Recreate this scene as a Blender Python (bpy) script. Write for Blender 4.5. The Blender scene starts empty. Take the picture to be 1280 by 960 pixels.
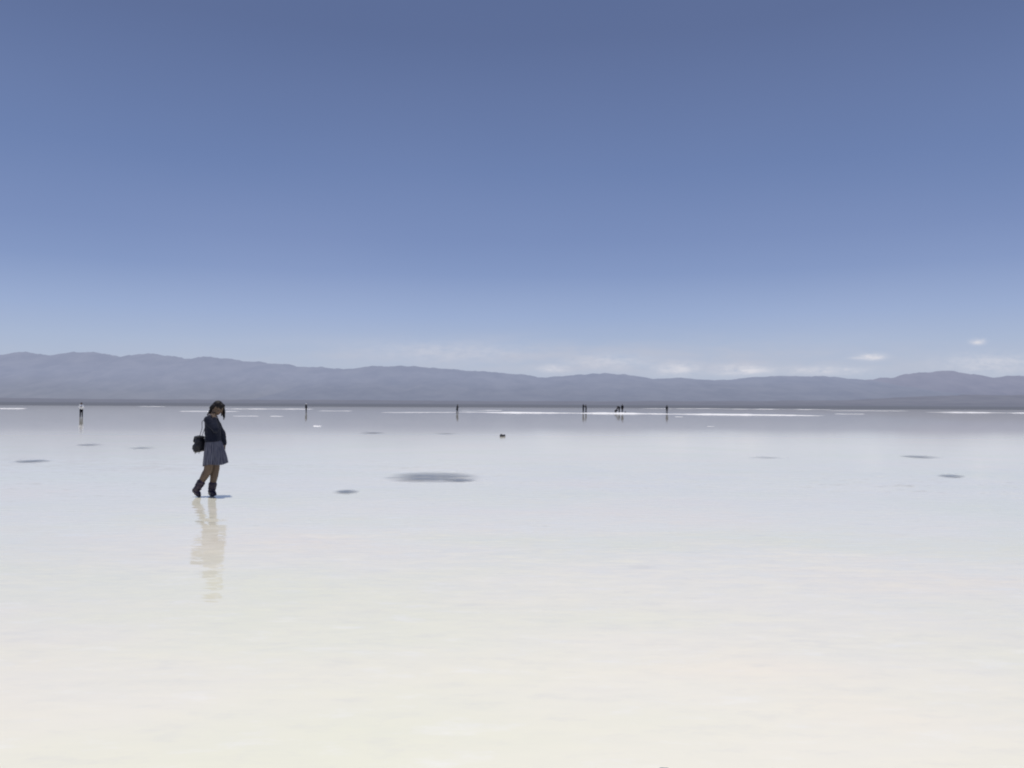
import bpy, bmesh, math, random
from mathutils import Vector, Matrix, Quaternion, noise
random.seed(7)
R = math.radians
scene = bpy.context.scene
col = scene.collection

# ------------------------------------------------------------------ camera
W, H, F = 1280.0, 960.0, 1005.0          # the photograph's size and focal length in pixels
CAM_H = 1.55
PITCH, ROLL = math.atan(26.8 / F), R(0.27)
cam_d = bpy.data.cameras.new("camera")
cam = bpy.data.objects.new("camera", cam_d); col.objects.link(cam)
cam_d.sensor_width = 36.0; cam_d.lens = 36.0 * F / W
cam_d.clip_start = 0.1; cam_d.clip_end = 200000.0
CM = Matrix.Rotation(R(90) + PITCH, 4, 'X') @ Matrix.Rotation(ROLL, 4, 'Z')
cam.matrix_world = Matrix.Translation((0, 0, CAM_H)) @ CM
scene.camera = cam
C0 = Vector((0, 0, CAM_H)); C3 = CM.to_3x3()

def ray(px, py):
    return (C3 @ Vector(((px - W / 2) / F, -(py - H / 2) / F, -1.0))).normalized()
def ground(px, py, z=0.0):
    d = ray(px, py); t = (z - CAM_H) / d.z
    return C0 + d * t
def at_y(px, py, Y):
    d = ray(px, py); return C0 + d * (Y / d.y)
def horizon_y(px):
    return 506.8 + (px - 640) * math.tan(ROLL)

# ------------------------------------------------------------------ node helpers
class NT:
    def __init__(s, tree): s.t = tree; s.n = tree.nodes; s.l = tree.links
    def node(s, typ, **kw):
        n = s.n.new(typ)
        for k, v in kw.items():
            setattr(n, k, v)
        return n
    def put(s, sock, v):
        if isinstance(v, bpy.types.NodeSocket): s.l.new(v, sock)
        elif v is not None: sock.default_value = v
    def math(s, op, a, b=None, c=None, clamp=False):
        n = s.node('ShaderNodeMath', operation=op, use_clamp=clamp)
        s.put(n.inputs[0], a)
        if b is not None: s.put(n.inputs[1], b)
        if c is not None: s.put(n.inputs[2], c)
        return n.outputs[0]
    def mix(s, f, a, b, typ='MIX'):
        n = s.node('ShaderNodeMix', data_type='RGBA', blend_type=typ)
        s.put(n.inputs[0], f); s.put(n.inputs[6], a if not isinstance(a, tuple) else (*a[:3], 1)); s.put(n.inputs[7], b if not isinstance(b, tuple) else (*b[:3], 1))
        return n.outputs[2]
    def map(s, v, a, b, c, d, smooth=False):
        n = s.node('ShaderNodeMapRange', interpolation_type='SMOOTHSTEP' if smooth else 'LINEAR')
        s.put(n.inputs[0], v)
        for i, x in enumerate((a, b, c, d)): n.inputs[1 + i].default_value = x
        return n.outputs[0]
    def scalev(s, v, sc):
        n = s.node('ShaderNodeVectorMath', operation='MULTIPLY'); s.put(n.inputs[0], v); n.inputs[1].default_value = sc
        return n.outputs[0]
    def addv(s, v, o):
        n = s.node('ShaderNodeVectorMath', operation='ADD'); s.put(n.inputs[0], v); n.inputs[1].default_value = o
        return n.outputs[0]
    def noise(s, v, scale, detail=3, rough=0.5, out=0):
        n = s.node('ShaderNodeTexNoise'); s.put(n.inputs['Vector'], v)
        n.inputs['Scale'].default_value = scale; n.inputs['Detail'].default_value = detail; n.inputs['Roughness'].default_value = rough
        return n.outputs[out]
    def sep(s, v):
        n = s.node('ShaderNodeSeparateXYZ'); s.put(n.inputs[0], v); return n.outputs
    def comb(s, x, y, z):
        n = s.node('ShaderNodeCombineXYZ')
        for i, q in enumerate((x, y, z)): s.put(n.inputs[i], q)
        return n.outputs[0]
    def ramp(s, f, stops):
        n = s.node('ShaderNodeValToRGB'); s.put(n.inputs[0], f)
        e = n.color_ramp.elements
        while len(e) < len(stops): e.new(0.5)
        for i, (p, c) in enumerate(stops):
            e[i].position = p; e[i].color = (*c[:3], 1)
        return n.outputs[0]

def srgb(r, g, b):
    f = lambda c: (c / 255 / 12.92) if c / 255 <= 0.04045 else ((c / 255 + 0.055) / 1.055) ** 2.4
    return (f(r), f(g), f(b))

def new_mat(name):
    m = bpy.data.materials.new(name); m.use_nodes = True
    t = NT(m.node_tree)
    p = m.node_tree.nodes['Principled BSDF']
    return m, t, p

def simple_mat(name, colr, rough=0.8, var=0.25, scale=30, spec=0.3, stretch=(1, 1, 1), bump=0.0, sheen=0.0):
    m, t, p = new_mat(name)
    co = t.node('ShaderNodeTexCoord').outputs['Object']
    n = t.noise(t.scalev(co, stretch), scale, 4, 0.6)
    f = t.map(n, 0.3, 0.7, 0, 1)
    dark = tuple(c * (1 - var) for c in colr); lite = tuple(min(1, c * (1 + var)) for c in colr)
    t.put(p.inputs['Base Color'], t.mix(f, dark, lite))
    p.inputs['Roughness'].default_value = rough
    p.inputs['Specular IOR Level'].default_value = spec
    if sheen: p.inputs['Sheen Weight'].default_value = sheen
    if bump:
        b = t.node('ShaderNodeBump'); b.inputs['Strength'].default_value = bump; b.inputs['Distance'].default_value = 0.01
        t.put(b.inputs['Height'], n); t.put(p.inputs['Normal'], b.outputs[0])
    return m

# ------------------------------------------------------------------ world: Nishita sky, bleached towards the dusty horizon
SUN_EL = R(82.5); SUN_DIR = Vector((-0.90, 0.44, 0)).normalized() * math.cos(SUN_EL) + Vector((0, 0, math.sin(SUN_EL)))
world = bpy.data.worlds.new("World"); scene.world = world; world.use_nodes = True
t = NT(world.node_tree)
bg = world.node_tree.nodes['Background']
sky = t.node('ShaderNodeTexSky', sky_type='NISHITA')
sky.sun_disc = False; sky.sun_elevation = SUN_EL; sky.sun_rotation = math.atan2(SUN_DIR.x, SUN_DIR.y)
sky.altitude = 3100; sky.air_density = 1.0; sky.dust_density = 2.0; sky.ozone_density = 1.5
d = t.node('ShaderNodeTexCoord').outputs['Generated']
sx, sy, sz = t.sep(d)
SKY = [(0.00, (180, 187, 205)), (0.045, (179, 188, 208)), (0.075, (171, 184, 210)), (0.11, (156, 173, 208)),
       (0.16, (134, 153, 195)), (0.20, (124, 143, 187)), (0.28, (110, 130, 175)), (0.35, (103, 121, 164)), (0.42, (95, 111, 152)), (1.0, (66, 82, 122))]
rampc = t.ramp(sz, [(p, tuple(c * 1.0 for c in srgb(*q))) for p, q in SKY])
ten = t.mix(1.0, rampc, (10, 10, 10), 'MULTIPLY')
skyc = t.mix(0.9, sky.outputs[0], ten)
# large soft unevenness
nz = t.noise(t.scalev(d, (1.5, 1.5, 4)), 1.3, 2, 0.5)
skyc = t.mix(1.0, skyc, t.mix(t.map(nz, 0.3, 0.7, 0, 1), (0.96, 0.975, 0.99), (1.035, 1.02, 1.015)), 'MULTIPLY')
# clouds, placed by azimuth and elevation
sy_ = t.math('MAXIMUM', sy, 0.05)
u = t.math('DIVIDE', sx, sy_); v = t.math('DIVIDE', sz, sy_)
front = t.math('GREATER_THAN', sy, 0.1)
uv = t.comb(u, v, 0.0)
wob = t.noise(t.scalev(uv, (1, 2.6, 1)), 55, 5, 0.62)
wob2 = t.noise(t.addv(t.scalev(uv, (1, 4.0, 1)), (3.1, 1.7, 0)), 14, 5, 0.55)
def blob(u0, v0, a, b, amp):
    x = t.math('DIVIDE', t.math('SUBTRACT', u, u0), a); y = t.math('DIVIDE', t.math('SUBTRACT', v, v0), b)
    r2 = t.math('ADD', t.math('MULTIPLY', x, x), t.math('MULTIPLY', y, y))
    return t.math('MULTIPLY', t.math('EXPONENT', t.math('MULTIPLY', r2, -1.0)), amp)
def px_uv(px, py): 
    r = ray(px, py); return r.x / r.y, r.z / r.y
sharp = None
for (px, py, a, b, amp) in ((1090, 446, .0145, .0040, 1.1), (1080, 447.5, .015, .002, .6), (1222, 427.5, .0085, .0036, .8), (1228, 426, .004, .003, .5),
                            (930, 463, .034, .0065, .85), (846, 461, .026, .008, .7), (692, 461, .022, .005, .55), (1030, 463, .05, .005, .55), (1240, 455, .06, .012, .45), (560, 440, .10, .012, .25), (760, 452, .05, .009, .4)):
    u0, v0 = px_uv(px, py); g = blob(u0, v0, a, b, amp)
    sharp = g if sharp is None else t.math('MAXIMUM', sharp, g)
sharp = t.math('MULTIPLY', sharp, t.map(wob, 0.3, 0.62, 0.15, 1.25))
u0, v0 = px_uv(640, 445)
hz = blob(u0 + .12, v0 - .005, .46, .024, .75)
hz = t.math('MULTIPLY', hz, t.map(wob2, 0.36, 0.7, 0.2, 1.0))
hz2 = t.math('MULTIPLY', t.map(v, 0.0, .13, 1, 0, True), t.math('MULTIPLY', t.map(wob2, .5, .8, 0, .22), 1.0))
hz = t.math('MULTIPLY', t.math('MAXIMUM', hz, hz2), front, clamp=True)
sharp = t.math('MULTIPLY', sharp, front, clamp=True)
k = lambda q: tuple(10 * c for c in srgb(*q))
skyc = t.mix(hz, skyc, k((190, 193, 207)))
skyc = t.mix(sharp, skyc, k((218, 218, 226)))
t.put(bg.inputs[0], skyc); bg.inputs[1].default_value = 0.1

sun_d = bpy.data.lights.new("sun", 'SUN'); sun_d.energy = 3.0; sun_d.angle = R(0.5); sun_d.color = (1.0, 0.96, 0.895)
sun = bpy.data.objects.new("sun", sun_d); col.objects.link(sun)
sun.rotation_mode = 'QUATERNION'; sun.rotation_quaternion = SUN_DIR.to_track_quat('Z', 'Y'); sun.location = (0, 0, 30)

# ------------------------------------------------------------------ object helpers
def link(name, me, mat=None, parent=None):
    o = bpy.data.objects.new(name, me); col.objects.link(o)
    if mat is not None:
        for m in (mat if isinstance(mat, (list, tuple)) else [mat]): me.materials.append(m)
    if parent is not None: o.parent = parent
    return o
def tag(o, label, cat, group=None):
    o['label'] = label; o['category'] = cat
    if group: o['group'] = group
    return o
def structure(o): o['kind'] = 'structure'; return o
def thing(name, label, cat, loc, rz=0, group=None):
    o = bpy.data.objects.new(name, None); col.objects.link(o); o.empty_display_size = 0.2
    o.location = loc; o.rotation_euler = (0, 0, rz)
    return tag(o, label, cat, group)
def mesh_of(verts, faces, name='mesh', smooth=True):
    me = bpy.data.meshes.new(name); me.from_pydata([tuple(v) for v in verts], [], faces); me.update()
    if smooth: me.polygons.foreach_set('use_smooth', [True] * len(me.polygons))
    return me
def fnoise(p, sc, off=0.0, oct=4):
    return noise.fractal(Vector((p[0] * sc + off, p[1] * sc - off, p[2] * sc + off * .7)), 0.9, 2.1, oct)

# ------------------------------------------------------------------ water over white salt
def water_nodes(t, p, bed, dark=False):
    g = t.node('ShaderNodeNewGeometry').outputs['Position']
    x, y, z = t.sep(g)
    # ripples: crests run mostly left-right; the far lake is calmer
    amp = t.map(y, 12, 27, 0.085, 0.0030, True)
    n1 = t.noise(t.scalev(g, (0.32, 1.0, 1)), 3.2, 3, 0.5, out=1)
    n2 = t.noise(t.scalev(g, (0.34, 1.0, 1)), 13.0, 2, 0.5, out=1)
    a1 = t.sep(n1); a2 = t.sep(n2)
    wind = t.map(t.noise(t.scalev(g, (0.25, 1, 1)), 0.18, 2), 0.35, 0.65, 0.45, 1.2)
    def slope(i, w):
        s = t.math('ADD', t.math('MULTIPLY', t.math('SUBTRACT', a1[i], 0.5), 0.75), t.math('MULTIPLY', t.math('SUBTRACT', a2[i], 0.5), 1.15))
        return t.math('MULTIPLY', t.math('MULTIPLY', t.math('MULTIPLY', s, w), amp), wind)
    nv = t.node('ShaderNodeVectorMath', operation='NORMALIZE')
    t.put(nv.inputs[0], t.comb(slope(0, 0.5), slope(1, 1.6), 1.0))
    t.put(p.inputs['Normal'], nv.outputs[0])
    p.inputs['IOR'].default_value = 1.31
    # a breeze roughens the belt between the woman and the calm far water
    t.put(p.inputs['Roughness'], t.math('ADD', 0.04, t.math('MULTIPLY', t.map(y, 34, 60, .055, 0, True), t.map(y, 14, 24, 0, 1, True))))
    return g, x, y

m_lake, t, p = new_mat("shallow_brine_over_salt")
g, x, y = water_nodes(t, p, None)
big = t.noise(t.scalev(g, (0.35, 1, 1)), 0.09, 4, 0.55)
mid = t.noise(t.scalev(g, (0.3, 1, 1)), 0.9, 4, 0.6)
fine = t.noise(t.scalev(g, (0.45, 1, 1)), 5.0, 4, 0.65)
tint = t.noise(t.addv(t.scalev(g, (0.6, 1, 1)), (9, 4, 0)), 0.42, 3, 0.5)
c = t.mix(t.map(big, .3, .7, 0, 1), (0.895, 0.852, 0.71), (0.955, 0.91, 0.765))
c = t.mix(t.map(mid, .35, .7, 0, 0.5), c, (0.88, 0.84, 0.775))
c = t.mix(t.map(tint, .48, .68, 0, 0.75), c, (0.875, 0.865, 0.69))
c = t.mix(t.map(tint, .46, .30, 0, 0.6), c, (0.96, 0.86, 0.72))
c = t.mix(t.map(fine, .55, .80, 0, 0.55), c, (0.76, 0.74, 0.68))
c = t.mix(t.map(fine, .44, .25, 0, 0.55), c, (0.95, 0.93, 0.87))
# soft sunken smudges in the crust
vor = t.node('ShaderNodeTexVoronoi'); vor.inputs['Scale'].default_value = 0.75; t.put(vor.inputs['Vector'], t.scalev(g, (0.8, 1, 1)))
dotm = t.math('MULTIPLY', t.map(vor.outputs['Distance'], 0.03, 0.12, 1, 0, True), t.map(mid, .46, .60, 0, .30))
c = t.mix(dotm, c, (0.50, 0.50, 0.49))
t.put(p.inputs['Base Color'], c)

X1 = 1400
verts = []; faces = []
ysl = [-60, -20, 0, 10, 20, 40, 80, 160, 320, 640, 900]
xsl = [-X1, -600, -250, -100, -40, -15, 0, 15, 40, 100, 250, 600, X1]
for yy in ysl:
    for xx in xsl: verts.append((xx, yy, 0))
n = len(xsl)
for j in range(len(ysl) - 1):
    for i in range(n - 1):
        a = j * n + i; faces.append((a, a + 1, a + n + 1, a + n))
lake = structure(link("water", mesh_of(verts, faces, 'lake', False), m_lake))

# ------------------------------------------------------------------ salt banks that rise out of the water
m_salt, t, p = new_mat("dry_white_salt")
g = t.node('ShaderNodeNewGeometry').outputs['Position']
nn = t.noise(t.scalev(g, (0.3, 1, 1)), 1.5, 5, 0.65)
t.put(p.inputs['Base Color'], t.mix(t.map(nn, .3, .7, 0, 1), (0.80, 0.79, 0.80), (0.90, 0.895, 0.90)))
p.inputs['Roughness'].default_value = 0.75
b = t.node('ShaderNodeBump'); b.inputs['Strength'].default_value = .5; b.inputs['Distance'].default_value = .03
t.put(b.inputs['Height'], nn); t.put(p.inputs['Normal'], b.outputs[0])

def salt_bank(p0, p1, width, height, seed):
    """a long low ridge of dry salt between two points of the picture's ground"""
    A, B = ground(*p0), ground(*p1)
    L = (B - A).length; N = max(12, int(L / 1.2)); M = 8
    dv = (B - A).normalized(); sv = Vector((-dv.y, dv.x, 0))
    V = []; Fc = []
    for i in range(N + 1):
        s = i / N
        e = min(1, min(s, 1 - s) * 7) ** .6
        wv = width * e * (0.65 + 0.7 * abs(fnoise((s * L, 0, 0), .05, seed)) + .25 * fnoise((s * L, 5, 0), .3, seed))
        hv = height * e * max(.25, 0.75 + 0.9 * fnoise((s * L, 0, 3), .09, seed))
        off = 0.8 * width * fnoise((s * L, 9, 0), .03, seed)
        for j in range(M + 1):
            q = j / M * 2 - 1
            z = hv * (1 - q * q) ** 1.2 * (1 + .35 * fnoise((s * L, q * 2, 1), .8, seed)) - 0.01 * (abs(q) > .99)
            P = A + dv * (s * L) + sv * (off + q * wv * .5); V.append((P.x, P.y, z))
    for i in range(N):
        for j in range(M):
            a = i * (M + 1) + j; Fc.append((a, a + M + 1, a + M + 2, a + 1))
    return structure(link("salt_bank", mesh_of(V, Fc, 'salt_bank'), m_salt))
banks = [((578, 515.0), (1035, 519.6), 7.0, .16), ((470, 515.4), (576, 515.4), 5, .06), ((575, 513.0), (625, 513.0), 5, .08),
         ((266, 511.0), (392, 511.4), 7.0, .20), ((222, 514.1), (300, 514.3), 3.5, .05), ((292, 520.0), (325, 520.1), 1.6, .03), ((338, 520.2), (354, 520.4), 1.4, .03),
         ((-20, 510.8), (34, 510.6), 5, .10), ((168, 507.9), (206, 508.1), 8, .08), ((395, 513.5), (440, 513.6), 5, .04),
         ((795, 510.6), (905, 510.8), 10, .12), ((905, 511.2), (1040, 512.0), 12, .12), ((1035, 513.4), (1130, 513.6), 9, .06), ((1160, 515.2), (1268, 516.1), 8, .17), ((1262, 516.2), (1300, 516.6), 8, .12),
         ((1040, 517.4), (1080, 517.6), 5, .05),
         ((393, 532.6), (402, 532.8), .7, .04), ((843, 521.0), (853, 521.1), 1.8, .05), ((884, 533), (892, 533.2), .5, .02)]
for i, (a, b_, w_, h_) in enumerate(banks): salt_bank(a, b_, w_, h_, 3.7 * i + 1)

# ------------------------------------------------------------------ dark brine holes (sheets with feathered rims, 4 mm above the lake)
def pool_mat(i, depth):
    m, t, p = new_mat("brine_hole")
    water_nodes(t, p, None)
    co = t.node('ShaderNodeTexCoord').outputs['Object']
    xx, yy, zz = t.sep(co)
    r = t.math('SQRT', t.math('ADD', t.math('MULTIPLY', xx, xx), t.math('MULTIPLY', yy, yy)))
    nb = t.noise(t.addv(t.scalev(co, (0.55, 1.9, 1)), (i * 3.3, i * 1.7, 0)), 1.9, 5, .6)
    rr = t.math('ADD', r, t.map(nb, .3, .7, -.26, .26))
    a = t.math('MULTIPLY', t.map(rr, .98, -.05, 0, depth, True), t.map(r, .99, .70, 0, 1, True))
    t.put(p.inputs['Base Color'], t.mix(t.map(nb, .3, .7, 0, 1), (0.10, 0.098, 0.098), (0.26, 0.255, 0.25)))
    tr = t.node('ShaderNodeBsdfTransparent'); mx = t.node('ShaderNodeMixShader')
    t.put(mx.inputs[0], a); t.l.new(tr.outputs[0], mx.inputs[1]); t.l.new(p.outputs[0], mx.inputs[2])
    t.l.new(mx.outputs[0], m.node_tree.nodes['Material Output'].inputs[0])
    return m
PG = "dark brine holes in the white salt bed"
pools = [((541, 596), 72, 8.0, .82, "largest dark brine hole, long and smoky grey, right of the walking woman"),
         ((574, 600.5), 26, 3.0, .7, "small grey brine lobe touching the lower right rim of the largest dark hole"),
         ((433, 614.5), 21, 3.6, .7, "narrow grey brine hole between the walking woman and the largest dark hole"),
         ((40, 576.3), 27, 3.2, .8, "thin dark brine hole at the far left edge of the lake"),
         ((111, 556), 20, 2.2, .5, "faint thin brine hole below the distant person in a white shirt"),
         ((177, 560), 20, 2.0, .4, "very faint short brine streak between the far left hole and the walking woman's backpack"),
         ((466, 541.2), 20, 1.5, .6, "hair-thin grey brine streak far out, above the narrow hole near the woman"),
         ((558, 542), 18, 1.3, .35, "faint brine streak straight in front of the lone distant person in a dark cape"),
         ((1150, 571), 27, 2.6, .7, "long thin grey brine hole, the farther of the pair at the right"),
         ((1189, 595), 18, 3.6, .75, "short dark brine hole, the nearer of the pair at the right"),
         ((958, 572), 26, 1.8, .25, "pale barely visible brine streak left of the right-hand pair of holes")]
N = 56
for i, ((px, py), a_, b_, dep, lab) in enumerate(pools):
    P = ground(px, py, .004); ex = ground(px + a_, py, .004).x - P.x; ey = (ground(px, py - b_, .004).y - ground(px, py + b_, .004).y) / 2
    V = [(0, 0, 0)] + [(math.cos(k_ * 2 * math.pi / N), math.sin(k_ * 2 * math.pi / N), 0) for k_ in range(N)]
    Fc = [(0, k_ + 1, (k_ + 1) % N + 1) for k_ in range(N)]
    o = link("brine_hole", mesh_of(V, Fc, 'brine_hole', False), pool_mat(i, dep))
    o.location = (P.x, P.y, 0.004 + .001 * (i == 1)); o.scale = (ex, ey, 1); o.rotation_euler = (0, 0, -math.atan2(P.x, P.y))
    tag(o, lab, "brine hole", PG)

# ------------------------------------------------------------------ land and mountains
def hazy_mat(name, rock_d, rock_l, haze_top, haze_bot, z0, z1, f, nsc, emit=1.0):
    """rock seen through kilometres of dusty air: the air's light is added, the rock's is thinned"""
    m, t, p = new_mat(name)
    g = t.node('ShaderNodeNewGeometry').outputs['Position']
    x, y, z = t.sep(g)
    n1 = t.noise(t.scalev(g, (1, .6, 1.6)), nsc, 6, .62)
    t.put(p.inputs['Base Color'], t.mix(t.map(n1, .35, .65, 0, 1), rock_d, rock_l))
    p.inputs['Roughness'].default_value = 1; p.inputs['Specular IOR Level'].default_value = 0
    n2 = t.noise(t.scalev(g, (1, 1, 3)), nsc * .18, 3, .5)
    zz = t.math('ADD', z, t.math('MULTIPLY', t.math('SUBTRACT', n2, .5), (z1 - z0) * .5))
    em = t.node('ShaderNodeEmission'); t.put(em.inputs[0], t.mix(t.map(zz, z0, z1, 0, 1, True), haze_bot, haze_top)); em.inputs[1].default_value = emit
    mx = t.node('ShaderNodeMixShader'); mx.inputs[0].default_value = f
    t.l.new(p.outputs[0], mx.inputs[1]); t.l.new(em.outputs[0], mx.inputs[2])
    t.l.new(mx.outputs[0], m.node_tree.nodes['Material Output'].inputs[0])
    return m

def interp(pts, x):
    if x <= pts[0][0]: return pts[0][1]
    for (x0, y0), (x1, y1) in zip(pts, pts[1:]):
        if x <= x1:
            s = (x - x0) / (x1 - x0); s = s * s * (3 - 2 * s) * .5 + s * .5
            return y0 + (y1 - y0) * s
    return pts[-1][1]

def mountain_range(name, prof, Y, depth, mat, seed, rough_amp=.035, x_step=3.0, gully=.16):
    """ridge line measured in the photograph, crest at distance Y, flanks falling towards the lake and away from it"""
    V = []; Fc = []
    xs = []; px = prof[0][0]
    while px <= prof[-1][0]: xs.append(px); px += x_step
    rows = 26
    for r_ in range(rows + 1):
        s = r_ / rows * 1.25          # 0 at the foot, 1 at the crest, then down the back
        for px in xs:
            top = at_y(px, interp(prof, px), Y)
            X = top.x; Z = max(top.z, 2)
            yy = Y - depth * (1 - s)
            fall = (s ** 1.25) if s <= 1 else 1 - (s - 1) * 1.6
            rib = noise.fractal(Vector((X / 900, yy / 1900 + seed, seed)), .8, 2.0, 5)
            rdg = 1 - abs(noise.noise(Vector((X / 620 + rib * .5, yy / 5200, seed * 2)))) * 2
            k_ = 1 - (abs(s - 1) < .02)
            z = Z * fall * (1 + gully * rdg * (1 - fall) * 2.0 * k_ - gully * (1 - fall) * k_ + .10 * rib * math.sin(min(s, 1) * math.pi))
            if not k_: z += Z * rough_amp * noise.fractal(Vector((X / 420, seed, 0)), .7, 2.2, 5)
            xo = 250 * noise.noise(Vector((X / 1500, yy / 1500, seed + 5))) * math.sin(min(s, 1) * math.pi)
            V.append((X * (yy / Y if False else 1) + xo, yy, z - 3))
    n = len(xs)
    for r_ in range(rows):
        for i in range(n - 1):
            a = r_ * n + i; Fc.append((a, a + 1, a + n + 1, a + n))
    return structure(link(name, mesh_of(V, Fc, name), mat))

far_left = [(-500, 452), (-200, 449), (-60, 444), (0, 442), (30, 438), (58, 443), (96, 438), (126, 440), (150, 445), (180, 441), (206, 444), (232, 447), (262, 445), (300, 449), (345, 453), (380, 457), (428, 460), (500, 466), (620, 476), (760, 490), (840, 500)]
centre = [(330, 503), (370, 488), (400, 470), (430, 460.5), (466, 456.5), (512, 456.5), (550, 460), (600, 463), (650, 467), (682, 471), (705, 469), (742, 466), (782, 467), (818, 473), (850, 471), (882, 474), (912, 474), (942, 470.5), (985, 469), (1042, 470), (1062, 472.5), (1092, 475), (1130, 483), (1190, 491), (1250, 498), (1330, 503)]
far_right = [(960, 500), (1030, 486), (1090, 473.5), (1106, 471), (1118, 471.5), (1132, 467.5), (1160, 464.5), (1192, 463), (1216, 467), (1242, 471), (1266, 468.5), (1290, 470), (1400, 462), (1600, 470), (1800, 476)]
foothill = [(-500, 496), (-100, 497), (0, 497), (200, 499), (400, 499.5), (620, 501), (900, 501), (1050, 500), (1110, 498), (1150, 494.5), (1200, 493.5), (1290, 493), (1500, 489), (1800, 490)]
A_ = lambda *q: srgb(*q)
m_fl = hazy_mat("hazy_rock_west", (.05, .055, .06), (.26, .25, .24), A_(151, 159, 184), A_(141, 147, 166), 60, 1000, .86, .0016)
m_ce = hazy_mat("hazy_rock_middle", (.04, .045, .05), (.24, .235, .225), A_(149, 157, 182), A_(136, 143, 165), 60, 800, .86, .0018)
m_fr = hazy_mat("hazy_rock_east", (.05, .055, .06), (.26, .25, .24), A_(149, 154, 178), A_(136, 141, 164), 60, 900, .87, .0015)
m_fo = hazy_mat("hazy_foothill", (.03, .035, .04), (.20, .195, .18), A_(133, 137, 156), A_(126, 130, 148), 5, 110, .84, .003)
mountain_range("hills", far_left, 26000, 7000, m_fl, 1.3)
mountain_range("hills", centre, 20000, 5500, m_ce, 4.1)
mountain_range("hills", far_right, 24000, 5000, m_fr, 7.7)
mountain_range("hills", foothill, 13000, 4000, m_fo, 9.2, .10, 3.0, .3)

# the shore plain behind the lake, out to the mountains and past them
m_land, t, p = new_mat("shore_plain")
g = t.node('ShaderNodeNewGeometry').outputs['Position']
x, y, z = t.sep(g)
n1 = t.noise(t.scalev(g, (.25, 1, 1)), .006, 5, .6)
t.put(p.inputs['Base Color'], t.mix(t.map(n1, .35, .65, 0, 1), (.045, .05, .05), (.15, .15, .14)))
p.inputs['Roughness'].default_value = 1; p.inputs['Specular IOR Level'].default_value = 0
em = t.node('ShaderNodeEmission'); t.put(em.inputs[0], t.mix(t.map(y, 900, 12000, 0, 1), A_(121, 126, 144), A_(134, 139, 159)))  # airlight painted in as a glow, paler and stronger with distance
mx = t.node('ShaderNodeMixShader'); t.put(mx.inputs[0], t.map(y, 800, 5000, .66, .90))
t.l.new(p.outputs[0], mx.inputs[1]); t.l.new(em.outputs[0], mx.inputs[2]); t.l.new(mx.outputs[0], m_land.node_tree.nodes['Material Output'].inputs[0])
V = []; Fc = []
ysl = [0, 15, 40, 100, 250, 600, 1300, 2500, 4500, 7500, 12000, 20000, 34000, 60000]
xsl = [i * 90 for i in range(-60, 61)]
for j, dy in enumerate(ysl):
    for xx in xsl:
        k_ = 1 + dy / 4000.0
        X = xx * k_ * (1 if dy < 5000 else 1.6)
        shore = 640 + 120 * fnoise((xx, 0, 0), .0009, 3.3) + 26 * fnoise((xx, 4, 0), .008, 1.1)
        z = -0.05 if j == 0 else min(.35, .02 * dy) + .0026 * min(dy, 11000) * (1 + .25 * fnoise((X, dy, 0), .0007, 8)) * (1 if dy < 11500 else 1)
        V.append((X, shore + dy, z))
n = len(xsl)
for j in range(len(ysl) - 1):
    for i in range(n - 1):
        a = j * n + i; Fc.append((a, a + 1, a + n + 1, a + n))
structure(link("ground", mesh_of(V, Fc, 'ground'), m_land))

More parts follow.
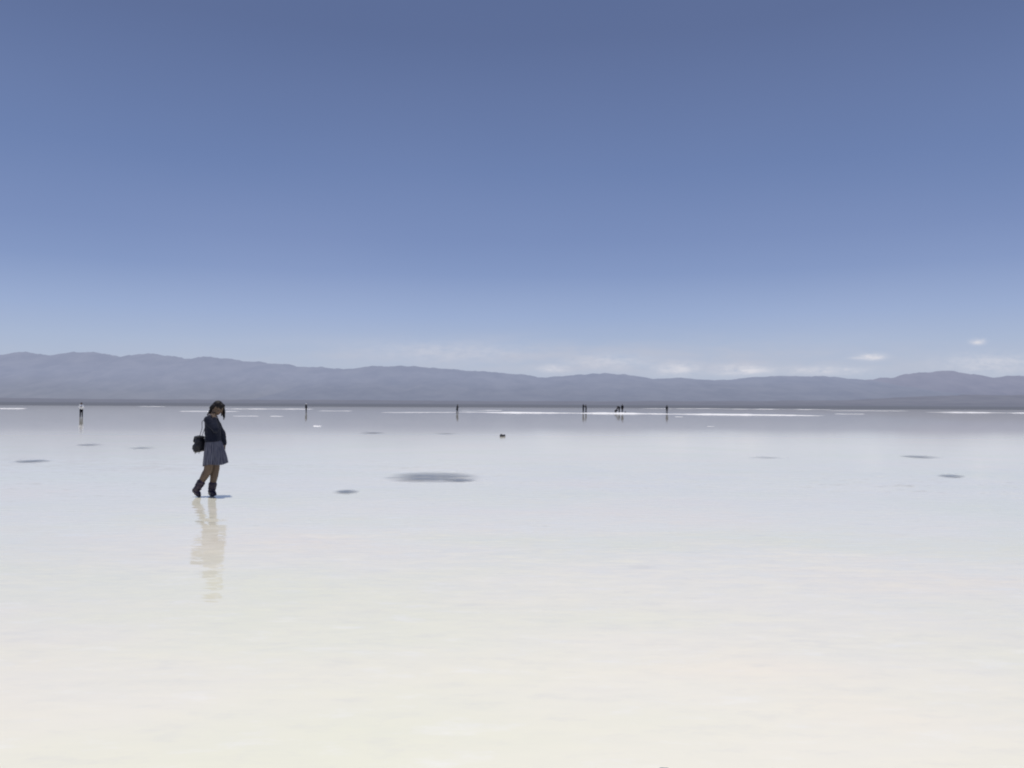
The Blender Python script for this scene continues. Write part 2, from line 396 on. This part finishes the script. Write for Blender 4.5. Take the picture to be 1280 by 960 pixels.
# ------------------------------------------------------------------ figure modelling: overlapping volumes fused by voxels
class Vol:
    def __init__(s): s.v = []; s.f = []
    def rings(s, rings):
        base = len(s.v); n = len(rings[0])
        for r_ in rings: s.v += [Vector(q) for q in r_]
        for j in range(len(rings) - 1):
            for i in range(n):
                a = base + j * n + i; b_ = base + j * n + (i + 1) % n
                s.f.append((a, b_, b_ + n, a + n))
        s.f.append(tuple(base + i for i in range(n))[::-1]); s.f.append(tuple(base + (len(rings) - 1) * n + i for i in range(n)))
    def cap(s, p0, r0, p1, r1, n=14, flat=1.0, side=None):
        p0, p1 = Vector(p0), Vector(p1); d_ = p1 - p0; L = d_.length
        if L < 1e-6: return
        d_ /= L; a = Vector(side) if side is not None else (Vector((0, 1, 0)) if abs(d_.y) < .8 else Vector((1, 0, 0)))
        a = (a - d_ * a.dot(d_)).normalized(); b_ = d_.cross(a)
        prof = [(-r0 * math.cos(q), r0 * math.sin(q)) for q in (.12, .5, .95, 1.35)] + [(L * q, r0 + (r1 - r0) * q) for q in (.0, .25, .5, .75, 1)] + [(L + r1 * math.cos(q), r1 * math.sin(q)) for q in (1.35, .95, .5, .12)]
        s.rings([[p0 + d_ * h_ + (a * math.cos(q) + b_ * math.sin(q) * flat) * rr for q in [2 * math.pi * i / n for i in range(n)]] for h_, rr in prof])
    def ell(s, c_, r_, M=None, n=16):
        c_ = Vector(c_); rings = []
        for j in range(1, 12):
            th = math.pi * j / 12
            ring = []
            for i in range(n):
                ph = 2 * math.pi * i / n
                q = Vector((r_[0] * math.sin(th) * math.cos(ph), r_[1] * math.sin(th) * math.sin(ph), -r_[2] * math.cos(th)))
                ring.append(c_ + (M @ q if M else q))
            rings.append(ring)
        s.rings(rings)
    def loft(s, secs, n=20):
        """secs: (centre, half depth, half width); rings follow the line through the centres, the width axis is y"""
        rings = []
        for k_, (c_, a, b_) in enumerate(secs):
            c0 = Vector(secs[max(0, k_ - 1)][0]); c1 = Vector(secs[min(len(secs) - 1, k_ + 1)][0])
            up = (c1 - c0).normalized(); fx = Vector((0, 1, 0)).cross(up).normalized(); w_ = up.cross(fx)
            rings.append([Vector(c_) + fx * a * math.cos(2 * math.pi * i / n) + w_ * b_ * math.sin(2 * math.pi * i / n) for i in range(n)])
        s.rings(rings)
    def build(s, name, mat, parent, voxel, smooth=3, disp=None):
        me = mesh_of(s.v, s.f, name)
        tmp = bpy.data.objects.new('tmp', me); col.objects.link(tmp)
        bmx = bmesh.new(); bmx.from_mesh(me); bmesh.ops.recalc_face_normals(bmx, faces=bmx.faces); bmx.to_mesh(me); bmx.free()
        rm = tmp.modifiers.new('r', 'REMESH'); rm.mode = 'VOXEL'; rm.voxel_size = voxel; rm.use_smooth_shade = True
        if smooth:
            sm = tmp.modifiers.new('s', 'SMOOTH'); sm.factor = .5; sm.iterations = smooth
        dg = bpy.context.evaluated_depsgraph_get(); dg.update()
        out = bpy.data.meshes.new_from_object(tmp.evaluated_get(dg)); out.name = name
        bpy.data.objects.remove(tmp)
        out.materials.clear()
        if disp:
            nr = [v_.normal.copy() for v_ in out.vertices]
            for v_, nn_ in zip(out.vertices, nr): v_.co += nn_ * disp(v_.co)
            out.update()
        out.polygons.foreach_set('use_smooth', [True] * len(out.polygons))
        return link(name, out, mat, parent)

def hand(vol, wrist, d_, palm_n, thumb, curl=.5, s=1.0):
    d_ = Vector(d_).normalized(); nrm = Vector(palm_n); nrm = (nrm - d_ * nrm.dot(d_)).normalized()
    sd = d_.cross(nrm).normalized()
    if sd.dot(Vector(thumb)) < 0: sd = -sd
    w_ = Vector(wrist)
    vol.cap(w_ - d_ * .01, .021 * s, w_ + d_ * .03 * s, .024 * s, flat=.7, side=sd)
    vol.cap(w_ + d_ * .03 * s + sd * .014 * s, .021 * s, w_ + d_ * .075 * s + sd * .020 * s, .017 * s, flat=.6, side=sd)
    vol.cap(w_ + d_ * .03 * s - sd * .012 * s, .021 * s, w_ + d_ * .072 * s - sd * .018 * s, .016 * s, flat=.6, side=sd)
    for k_, (o_, L, sp) in enumerate(((.031, .062, .10), (.0105, .070, .03), (-.0105, .065, -.05), (-.031, .050, -.16))):
        b_ = w_ + d_ * .074 * s + sd * o_ * s; dd = (d_ + sd * sp).normalized(); r_ = .0080 * s
        cur = curl * (1 + .12 * k_)
        for seg in range(3):
            ang = cur * (.35 + .45 * seg)
            d2 = (dd * math.cos(ang) + nrm * math.sin(ang)); e = b_ + d2 * L * s * (.44, .31, .25)[seg]
            vol.cap(b_, r_, e, r_ * .9, n=10); b_ = e; r_ *= .92
    b_ = w_ + d_ * .018 * s + sd * .020 * s
    e = b_ + (d_ * .7 + sd * .7 + nrm * .3).normalized() * .040 * s; vol.cap(b_, .0125 * s, e, .0095 * s, n=10)
    e2 = e + (d_ * .9 + sd * .25 + nrm * .4).normalized() * .032 * s; vol.cap(e, .0092 * s, e2, .0078 * s, n=10)

def head_frame(J):
    """head-local x forward, z up, bowed by J['bow'] and turned by J['turn']"""
    M = Matrix.Rotation(J.get('turn', 0), 3, 'Z') @ Matrix.Rotation(J.get('bow', 0), 3, 'Y') * J.get('hsc', 1.0)
    return Vector(J['head']), M

def person(label, loc, rz, J, mats, voxel=.008, skirt=None, hair='short', hat=None, group=None, shoes='boot', coat=0.0, bag=None, sleeve=1.0, bank_z=0.0):
    root = thing("person", label, "person", loc + Vector((0, 0, bank_z)), rz, group)
    hc, HM = head_frame(J)
    q = lambda x_, y_, z_: hc + HM @ Vector((x_, y_, z_))
    v = Vol()
    # head
    v.ell(q(-.012, 0, .030), (.098, .077, .090), HM); v.ell(q(.030, 0, -.045), (.060, .056, .066), HM)
    v.ell(q(.030, 0, .012), (.066, .066, .060), HM); v.ell(q(.070, 0, -.088), (.020, .022, .018), HM)
    v.cap(q(.090, 0, .012), .0075, q(.108, 0, -.024), .0115); v.ell(q(.104, 0, -.028), (.013, .019, .010), HM)
    v.ell(q(.086, 0, -.056), (.014, .026, .007), HM); v.ell(q(.084, 0, -.067), (.013, .022, .008), HM)
    v.cap(q(.082, -.045, .030), .010, q(.090, -.012, .026), .009); v.cap(q(.082, .045, .030), .010, q(.090, .012, .026), .009)
    for sg in (-1, 1):
        v.ell(q(.072, sg * .032, .006), (.018, .017, .012), HM); v.ell(q(.058, sg * .045, -.024), (.024, .018, .020), HM)
        v.ell(q(-.008, sg * .078, -.006), (.017, .010, .030), HM)
    nb = Vector(J['neck'])
    v.cap(nb - Vector((0, 0, .02)), .056, q(-.022, 0, -.050), .050)
    # torso
    pel = Vector(J['pelvis']); ch = Vector(J['chest'])
    sp = [(pel + (pel - ch).normalized() * .10, .06, .09), (pel + (pel - ch).normalized() * .05, .095, .145), (pel, .108, .158), (pel.lerp(ch, .35), .092, .132), (pel.lerp(ch, .62), .090, .125),
          (ch, .108, .148), (ch.lerp(nb, .42), .100, .158), (ch.lerp(nb, .72), .078, .135), (nb, .052, .068)]
    v.loft(sp)
    shoes_v = []
    tp = Vol(); grow = mats.get('loose', .022)
    low = pel + (pel - ch).normalized() * coat
    tp.loft([(low, .115 + grow + coat * .12, .155 + grow + coat * .15), (pel.lerp(ch, .12), .112 + grow, .160 + grow), (pel.lerp(ch, .4), .104 + grow, .145 + grow), (pel.lerp(ch, .7), .104 + grow, .142 + grow),
             (ch, .116 + grow * .8, .158 + grow * .8), (ch.lerp(nb, .42), .106 + grow * .6, .165 + grow * .5), (ch.lerp(nb, .74), .086 + grow * .3, .142 + grow * .3), (nb + (nb - ch) * .02, .066, .080), (nb + (nb - ch) * .12, .062, .068)])
    lg = Vol()
    for sd_ in ('R', 'L'):
        sh = Vol(); shoes_v.append(sh)
        S, E, Wr = Vector(J['sh' + sd_]), Vector(J['el' + sd_]), Vector(J['wr' + sd_])
        v.cap(S, .050, E, .037); v.cap(E, .037, Wr, .024)
        hd = Vector(J.get('hd' + sd_, Wr - E)); hand(v, Wr, hd, J.get('pn' + sd_, (-hd.z, .3 if sd_ == 'R' else -.3, hd.x)), J.get('th' + sd_, (1, 0, .2)), J.get('curl' + sd_, .5), .98)
        tp.cap(S, .058 + grow * .35, E, .047 + grow * .5); 
        if sleeve > .6: tp.cap(E, .050 + grow * .5, Wr.lerp(E, .08), .034 + grow * .35)
        Hp, K, A = Vector(J['hip' + sd_]), Vector(J['kn' + sd_]), Vector(J['an' + sd_])
        lw = J.get('leg', 1.0); v.cap(Hp, .082, K, .057 * lw); v.cap(K, .055 * lw, K.lerp(A, .30), .053 * lw); v.cap(K.lerp(A, .25), .054 * lw, A, .036)
        fd = Vector(J.get('ft' + sd_, (1, 0, -.25))).normalized()
        heel = A + Vector((-fd.x * .03, -fd.y * .03, -.035)); toe = A + fd * .165 + Vector((0, 0, -.020))
        if J.get('tip' + sd_): heel = A + Vector(J['tip' + sd_][0]); toe = A + Vector(J['tip' + sd_][1])
        v.cap(heel, .032, toe.lerp(heel, .3), .034); v.cap(toe.lerp(heel, .35), .034, toe, .024); v.cap(A, .038, heel, .033)
        if skirt is None:
            lg.cap(Hp, .104, K, .074); lg.cap(K, .074, A + (K - A).normalized() * .05, .062)
        g_ = J.get('boot', .012)
        top = A.lerp(K, .30 if shoes == 'cover' else .10)
        sh.cap(A, .048 + g_, top, .052 + g_ * 1.3); sh.cap(heel, .038 + g_ * .7, toe.lerp(heel, .3), .040 + g_ * .6); sh.cap(toe.lerp(heel, .3), .040 + g_ * .5, toe, .031 + g_ * .3); sh.cap(A, .050 + g_, heel, .040 + g_ * .6)
    body = v.build("body", [mats['skin'], mats['eye'], mats['lip'], mats['brow']], root, voxel, 3)
    Hinv = HM.inverted()
    if voxel < .006:
        me = body.data
        for pol in me.polygons:
            c_ = Hinv @ (pol.center - hc)
            if c_.x > .055:
                if (abs(c_.y) - .032) ** 2 / .012 ** 2 + (c_.z - .006) ** 2 / .0055 ** 2 < 1: pol.material_index = 1
                elif abs(c_.y) < .024 and -.074 < c_.z < -.051: pol.material_index = 2
                elif .012 < abs(c_.y) < .05 and .022 < c_.z < .029: pol.material_index = 3
    fold = mats.get('fold', .006)
    dsp = lambda co: fold * (noise.noise(Vector((co.x * 9, co.y * 9, co.z * 14))) + .5 * noise.noise(Vector((co.x * 22, co.y * 22, co.z * 30))))
    if skirt is None:
        lg.loft([(pel + (pel - ch).normalized() * .09, .085, .13), (pel + (pel - ch).normalized() * .04, .115, .165), (pel, .122, .172), (pel.lerp(ch, .2), .11, .155)])
        lg.build("trousers", mats['legs'], root, voxel * 1.2, 2, dsp)
    if coat or True:
        tp.build("top", mats['top'], root, voxel * 1.2, 3, dsp)
    for sh in shoes_v: sh.build("shoe" if shoes != 'cover' else "shoe_cover", mats['shoes'], root, voxel, 2, (lambda co: .007 * noise.noise(Vector((co.x * 26, co.y * 26, co.z * 34))) + .004 * noise.noise(co * 60)) if shoes == 'cover' else None)
    # hair
    hv = Vol()
    hv.ell(q(-.020, 0, .040), (.098, .083, .088), HM); hv.ell(q(-.046, 0, .0), (.054, .072, .076), HM)
    hv.ell(q(.030, 0, .078), (.056, .060, .044), HM)
    if hair == 'long':
        D = Vector((0, 0, -1))
        for sg in (-1, 1):
            hv.cap(q(-.030, sg * .070, .02), .030, q(-.050, sg * .058, -.085), .026)
        hv.cap(q(-.072, 0, 0), .060, q(-.078, 0, -.080), .045, flat=.8)
        hv.cap(q(-.085, -.02, -.06), .036, q(-.088, -.03, -.17), .020); hv.cap(q(-.085, .03, -.06), .034, q(-.080, .04, -.15), .020)
    if hair == 'bowed':
        # shoulder-length hair; the front locks hang straight down past the bowed face
        hv.cap(q(-.058, 0, .01), .062, q(-.088, .01, -.055), .042); hv.cap(q(-.085, .01, -.045), .036, Vector((-.066, -.01, 1.365)), .020); hv.cap(q(-.075, -.03, -.045), .026, Vector((-.058, -.05, 1.372)), .014)
        hv.cap(q(-.060, -.045, .0), .040, q(-.085, -.052, -.065), .026); hv.cap(q(-.060, .045, .0), .040, q(-.08, .052, -.08), .028)
        for (dx, dy, dz, x1, z1, r0, r1) in ((.058, .060, .052, .176, 1.290, .022, .009), (.064, .050, .05, .192, 1.325, .018, .008), (.050, .066, .03, .160, 1.34, .018, .009), (.030, .072, .03, .130, 1.36, .020, .011)):
            a = q(dx, dy, dz); b_ = Vector((x1, a.y * 1.02, z1)); mdl = a.lerp(b_, .45) + Vector((.012, 0, .01))
            hv.cap(a, r0, mdl, (r0 + r1) * .55); hv.cap(mdl, (r0 + r1) * .55, b_, r1)
        for sg in (-1, 1): hv.cap(q(.045, sg * .030, .085), .030, q(.070, sg * .055, .045), .016)
    if hair == 'bun': hv.ell(q(-.115, 0, .06), (.035, .035, .035), HM)
    hv.build("hair", mats['hair'], root, max(.0045, voxel), 2, lambda co: .0035 * noise.noise(Vector((co.x * 70, co.y * 90, co.z * 12))))
    if hat:
        hh = Vol(); hh.ell(q(-.015, 0, .085), (.108, .100, .070), HM)
        hh.loft([(q(-.01, 0, .052), .165, .16), (q(-.01, 0, .060), .17, .165), (q(-.01, 0, .068), .12, .115)])
        hh.build("hat", hat, root, .010, 2)
    if skirt:
        z_top, z_hem, secs = skirt
        Vv = []; Ff = []; n_ = 180; rows = 26
        for j in range(rows + 1):
            s_ = j / rows
            cx = secs[0][0] + (secs[1][0] - secs[0][0]) * s_; a = secs[0][1] + (secs[1][1] - secs[0][1]) * s_ ** .75; b_ = secs[0][2] + (secs[1][2] - secs[0][2]) * s_ ** .75
            for i in range(n_):
                th = 2 * math.pi * i / n_
                pl = (.010 * s_ + .0025) * math.sin(19 * th + 1.6 * noise.noise(Vector((math.cos(th) * 2, math.sin(th) * 2, s_ * .8)))) + .016 * s_ * noise.noise(Vector((math.cos(th) * 2.2, math.sin(th) * 2.2, s_)))
                hem = .012 * s_ * math.sin(3 * th + .6) + .018 * s_ * math.cos(th)
                Vv.append((cx + (a + pl) * math.cos(th), (b_ + pl) * math.sin(th), z_top + (z_hem - z_top) * s_ + hem))
        for j in range(rows):
            for i in range(n_):
                a = j * n_ + i; b_ = j * n_ + (i + 1) % n_; Ff.append((a, a + n_, b_ + n_, b_))
        link("skirt", mesh_of(Vv, Ff, 'skirt'), mats['skirt'], root)
    return root

# ------------------------------------------------------------------ materials of the figures
skin = simple_mat("skin", (.150, .105, .076), .6, .10, 12)
skin_far = simple_mat("distant_skin", (.20, .13, .10), .7, .1, 12)  # even skin tone for the distant people
eye = simple_mat("eye", (.02, .015, .015), .3, .1, 10); lip = simple_mat("lips", (.22, .08, .075), .5, .1, 20); brow = simple_mat("brow", (.03, .022, .02), .8, .1, 20)
hair_m = simple_mat("dark_hair", (.011, .009, .010), .6, .4, 60, .25, (3, 3, .4), .08)
navy = simple_mat("navy_knit", (.014, .017, .032), .9, .28, 90, .15, (1, 1, 3), .5, .05)
black = simple_mat("black_cloth", (.012, .013, .018), .9, .3, 25, .2, bump=.3)
charcoal = simple_mat("charcoal_cloth", (.035, .037, .045), .9, .3, 20, .2)
white = simple_mat("white_cotton", (.72, .73, .76), .9, .08, 18, .2)
grey_c = simple_mat("grey_cloth", (.10, .105, .125), .9, .25, 20, .2)
cover_m = simple_mat("purple_black_shoe_cover", (.030, .017, .035), .45, .5, 22, .5, bump=.6)
# pleated grey-blue skirt with a fine woven check
skirt_m, t, p = new_mat("blue_grey_skirt")
co = t.node('ShaderNodeTexCoord').outputs['Object']; x, y, z = t.sep(co)
ang = t.math('ARCTAN2', y, t.math('SUBTRACT', x, .05))
st = t.math('SINE', t.math('MULTIPLY', ang, 38)); wv = t.math('SINE', t.math('MULTIPLY', z, 260))
f_ = t.math('ADD', t.math('MULTIPLY', st, .25), t.math('ADD', t.math('MULTIPLY', wv, .12), t.noise(t.scalev(co, (1, 1, .35)), 24, 4, .6)))
t.put(p.inputs['Base Color'], t.mix(t.map(f_, .2, .85, 0, 1), (.070, .072, .105), (.195, .197, .245)))
p.inputs['Roughness'].default_value = .9; p.inputs['Specular IOR Level'].default_value = .2

base = dict(skin=skin, eye=eye, lip=lip, brow=brow, hair=hair_m, shoes=cover_m, skirt=skirt_m)

# ------------------------------------------------------------------ the walking woman
S_ = 13.4 / F
wl = ground(264, 620.4)
JW = dict(pelvis=(.02, 0, .90), chest=(.010, 0, 1.15), neck=(.000, 0, 1.345), head=(.090, 0, 1.484), hsc=.93, bow=R(38), turn=R(-6),
          shR=(-.020, -.150, 1.285), elR=(.135, -.205, 1.125), wrR=(.070, -.105, 1.305), hdR=(-.35, .25, .9), pnR=(-.3, .9, -.2), thR=(1, 0, .2), curlR=.6,
          shL=(-.020, .150, 1.285), elL=(.095, .190, 1.060), wrL=(.160, .140, .865), hdL=(.15, -.05, -1), pnL=(-.9, -.3, -.1), thL=(.3, -1, 0), curlL=.7,
          hipR=(.02, -.085, .84), knR=(-.030, -.075, .445), anR=(-.195, -.085, .150), tipR=((-.045, 0, -.040), (.030, -.012, -.118)),
          hipL=(.04, .085, .84), knL=(.040, .055, .445), anL=(-.012, .050, .085), ftL=(.55, -.75, -.10), boot=.012, leg=1.24)
woman = person("woman in navy sweater and blue-grey pleated skirt walking with bowed head", wl, 0, JW,
               dict(base, top=navy, loose=.018, fold=.007), voxel=.0042, skirt=(.945, .535, ((.022, .115, .155), (.066, .190, .215))), hair='bowed', shoes='cover', coat=-.015)
# pale patterned neckerchief
scarf_m = simple_mat("grey_print_scarf", (.20, .19, .22), .9, .6, 45, .2)
sc = Vol()
for k_ in range(14):
    a0, a1 = 2 * math.pi * k_ / 14, 2 * math.pi * (k_ + 1) / 14
    pt = lambda a: (.004 + .066 * math.cos(a), .070 * math.sin(a), 1.352 - .022 * math.cos(a) + .004 * math.sin(5 * a))
    sc.cap(pt(a0), .019, pt(a1), .019, n=10)
sc.build("scarf", scarf_m, woman, .005, 2, lambda co: .004 * noise.noise(co * 50))

# backpack hanging low behind her
bagm = simple_mat("black_nylon", (.008, .008, .014), .55, .4, 30, .4, bump=.5)
strapm = simple_mat("black_strap", (.02, .02, .03), .6, .3, 40, .4)
bag = thing("backpack", "small black drawstring backpack hanging on thin straps behind the walking woman", "backpack", (wl.x - .19, wl.y - .04, wl.z + .74))
b1 = Vol()
b1.loft([((0, 0, .010), .070, .105), ((-.006, 0, .03), .088, .122), ((-.004, 0, .10), .090, .128), ((0, 0, .18), .080, .120), ((.006, 0, .235), .064, .100), ((.010, 0, .262), .046, .075)])
b1.build("bag_body", bagm, bag, .006, 2, lambda co: .010 * noise.noise(Vector((co.x * 14, co.y * 14, co.z * 10))) + .004 * noise.noise(co * 40))
b2 = Vol(); b2.loft([((-.062, 0, .035), .032, .070), ((-.074, 0, .06), .040, .085), ((-.070, 0, .12), .034, .080), ((-.06, 0, .135), .02, .07)])
b2.build("pocket", bagm, bag, .006, 2, lambda co: .006 * noise.noise(co * 22))
b3 = Vol(); b3.ell((-.004, 0, .252), (.080, .108, .030)); b3.cap((-.07, 0, .245), .028, (-.088, 0, .185), .022, flat=1.0); b3.build("flap", bagm, bag, .006, 2, lambda co: .007 * noise.noise(co * 25))
for yy, zt, xt in ((-.055, .575, .165), (.05, .56, .175)):
    b4 = Vol(); b4.cap((.012, yy, .255), .006, (.060, yy - .01 if yy < 0 else yy, .40), .0055, n=8); b4.cap((.060, yy - .01 if yy < 0 else yy, .40), .0055, (xt - .10, yy - .03 if yy < 0 else yy, zt - .06), .0055, n=8); b4.cap((xt - .10, yy - .03 if yy < 0 else yy, zt - .06), .0055, (xt, yy - .05 if yy < 0 else yy + .04, zt + .025), .006, n=8)
    b4.build("strap", strapm, bag, .004, 1)
for xx, yy in ((-.04, -.06), (-.02, .05)):
    b5 = Vol(); b5.cap((xx, yy, .012), .007, (xx - .012, yy, -.022), .006, n=8); b5.build("drawstring", strapm, bag, .004, 1)

# ------------------------------------------------------------------ the people far out on the lake
def stand(hs=1.0, stride=.10, arms='down', lean=0.0, **kw):
    J = dict(pelvis=(0, 0, .90), chest=(lean * .3, 0, 1.18), neck=(lean * .55, 0, 1.40), head=(lean * .6 + .02, 0, 1.535), bow=R(12),
             hipR=(0, -.085, .86), hipL=(0, .085, .86), knR=(.04 + stride * .3, -.09, .47), knL=(.02 - stride * .2, .09, .47), anR=(stride, -.09, .085), anL=(-stride, .09, .085))
    for sd_, sg in (('R', -1), ('L', 1)):
        S = (lean * .45, sg * .165, 1.335); J['sh' + sd_] = S
        if arms == 'down': J['el' + sd_] = (S[0] - .02, sg * .215, 1.07); J['wr' + sd_] = (S[0] + .05, sg * .215, .84)
        if arms == 'front': J['el' + sd_] = (S[0] + .06, sg * .23, 1.09); J['wr' + sd_] = (S[0] + .24, sg * .08, 1.16)
        if arms == 'phone': J['el' + sd_] = (S[0] + .16, sg * .20, 1.16); J['wr' + sd_] = (S[0] + .26, sg * .05, 1.36)
        if arms == 'knee': J['el' + sd_] = (S[0] + .10, sg * .17, 1.07); J['wr' + sd_] = (S[0] + .18, sg * .12, .82)
    J.update(kw)
    if hs != 1.0:
        for k_, v_ in list(J.items()):
            if isinstance(v_, tuple) and not isinstance(v_[0], tuple) and k_[:2] not in ('hd', 'pn', 'th', 'ft'): J[k_] = tuple(c_ * hs for c_ in v_)
    return J
far = dict(base, skin=skin_far, shoes=black)
GP = "people far out on the salt lake"
person("distant person in white shirt and black trousers standing at far left of the lake", ground(101.5, 521.5), R(-70), stand(1.0, .09, 'front'), dict(far, top=white, legs=black, loose=.035), hair='long', group=GP)
person("distant figure all in black wearing a white hat, beside the left white salt bank", ground(382.6, 515.6), R(-20), stand(1.04, .04, 'down'), dict(far, top=black, legs=black, loose=.04), hat=white, coat=.22, group=GP)
person("lone distant figure in loose dark grey cape at left end of longest white bank", ground(571.5, 516.2), R(20), stand(1.02, .12, 'front', .08, bow=R(25)), dict(far, top=charcoal, legs=grey_c, loose=.07), coat=.38, group=GP)
person("distant person standing at left of the close pair, hands raised in front of chest", ground(729.0, 516.2), R(30), stand(1.12, .05, 'phone'), dict(far, top=black, legs=black, loose=.03), hair='long', coat=.06, bank_z=.07, group=GP)
person("distant shorter person in dark clothes leaning at right of the close pair", ground(732.6, 516.1), R(200), stand(1.06, .08, 'front', .10), dict(far, top=charcoal, legs=charcoal, loose=.03), coat=.10, bank_z=.07, group=GP)
crouch = dict(pelvis=(-.12, 0, .26), chest=(.10, 0, .46), neck=(.22, 0, .64), head=(.28, 0, .77), bow=R(10),
              hipR=(-.11, -.10, .25), hipL=(-.11, .10, .25), knR=(.28, -.15, .44), knL=(.28, .15, .44), anR=(.02, -.13, .085), anL=(.02, .13, .085),
              shR=(.17, -.16, .58), shL=(.17, .16, .58), elR=(.30, -.20, .38), elL=(.30, .20, .38), wrR=(.46, -.06, .52), wrL=(.46, .06, .52))
person("distant person in black crouching low on the salt at left of the small group", ground(769.4, 516.1), R(10), {k_: (tuple(c_ * 1.12 for c_ in v_) if isinstance(v_, tuple) else v_) for k_, v_ in crouch.items()}, dict(far, top=black, legs=black, loose=.05), bank_z=.07, group=GP)
bend = dict(pelvis=(-.16, 0, .88), chest=(.02, 0, 1.10), neck=(.20, 0, 1.17), head=(.32, 0, 1.13), bow=R(65),
            hipR=(-.16, -.09, .84), hipL=(-.16, .09, .84), knR=(-.04, -.11, .47), knL=(-.08, .11, .47), anR=(-.04, -.12, .085), anL=(-.14, .12, .085),
            shR=(.16, -.17, 1.13), shL=(.16, .17, 1.13), elR=(.22, -.20, .88), elL=(.22, .20, .88), wrR=(.12, -.12, .68), wrL=(.12, .12, .68))
person("distant person in black bending forward with hands on thighs in middle of the small group", ground(773.6, 516.3), R(185), {k_: (tuple(c_ * 1.14 for c_ in v_) if isinstance(v_, tuple) else v_) for k_, v_ in bend.items()}, dict(far, top=black, legs=black, loose=.08), hair='long', bank_z=.07, group=GP)
person("distant slim person in dark clothes standing upright at right of the small group", ground(777.9, 516.3), R(95), stand(1.14, .03, 'down'), dict(far, top=black, legs=black, loose=.03), bank_z=.07, group=GP)
person("lone distant person in dark clothes standing by the long white salt bank, rightmost of all", ground(833.6, 516.8), R(60), stand(1.10, .06, 'down'), dict(far, top=charcoal, legs=black, loose=.012), group=GP)

# a small bag set down on the salt beside the group
bl = ground(781.6, 516.2)
tb = thing("carry_bag", "tiny black bag set down on the salt just right of the distant group", "bag", bl)
v = Vol(); v.loft([((0, 0, .01), .10, .14), ((0, 0, .06), .13, .17), ((0, 0, .20), .12, .16), ((0, 0, .32), .07, .12), ((0, 0, .36), .03, .09)]); v.build("bag_body", black, tb, .012, 2, lambda co: .02 * noise.noise(co * 8))
v = Vol()
for k_ in range(8):
    a0, a1 = math.pi * k_ / 8, math.pi * (k_ + 1) / 8
    v.cap((0, .08 * math.cos(a0), .34 + .09 * math.sin(a0)), .009, (0, .08 * math.cos(a1), .34 + .09 * math.sin(a1)), .009, n=8)
v.build("handle", black, tb, .006, 1)

# flat dark lump of mud and salt left in the water
rl = ground(628.2, 545.6)
v = Vol(); v.loft([((-.00, 0, -.01), .12, .10), ((0, 0, .02), .145, .12), ((.005, 0, .06), .135, .11), ((.02, 0, .085), .10, .08)]); v.ell((.08, .01, .065), (.07, .07, .035)); v.ell((-.09, 0, .04), (.05, .08, .03))
ro = v.build("rock", simple_mat("wet_dark_mud", (.022, .022, .030), .5, .4, 14, .5, bump=.5), None, .009, 1, lambda co: .014 * noise.noise(co * 14))
ro.location = rl; tag(ro, "small flat black rock lying alone in shallow water near the lake's middle", "rock")
rl = ground(829, 963)
v = Vol(); v.ell((0, 0, .0), (.022, .016, .011)); v.ell((.014, .006, .0), (.014, .012, .008))
ro = v.build("pebble", simple_mat("grey_salt_pebble", (.40, .39, .38), .7, .2, 60), None, .003, 1, lambda co: .003 * noise.noise(co * 80))
ro.location = rl; tag(ro, "tiny grey pebble half sunk in the salt at the very bottom edge of the view", "pebble")

# ------------------------------------------------------------------ output
scene.view_settings.view_transform = 'Standard'; scene.view_settings.look = 'None'; scene.view_settings.exposure = 0
scene.render.engine = 'CYCLES'; scene.cycles.max_bounces = 6; scene.cycles.use_denoising = True
scene.cycles.pixel_filter_type = 'BLACKMAN_HARRIS'; scene.cycles.filter_width = 2.0
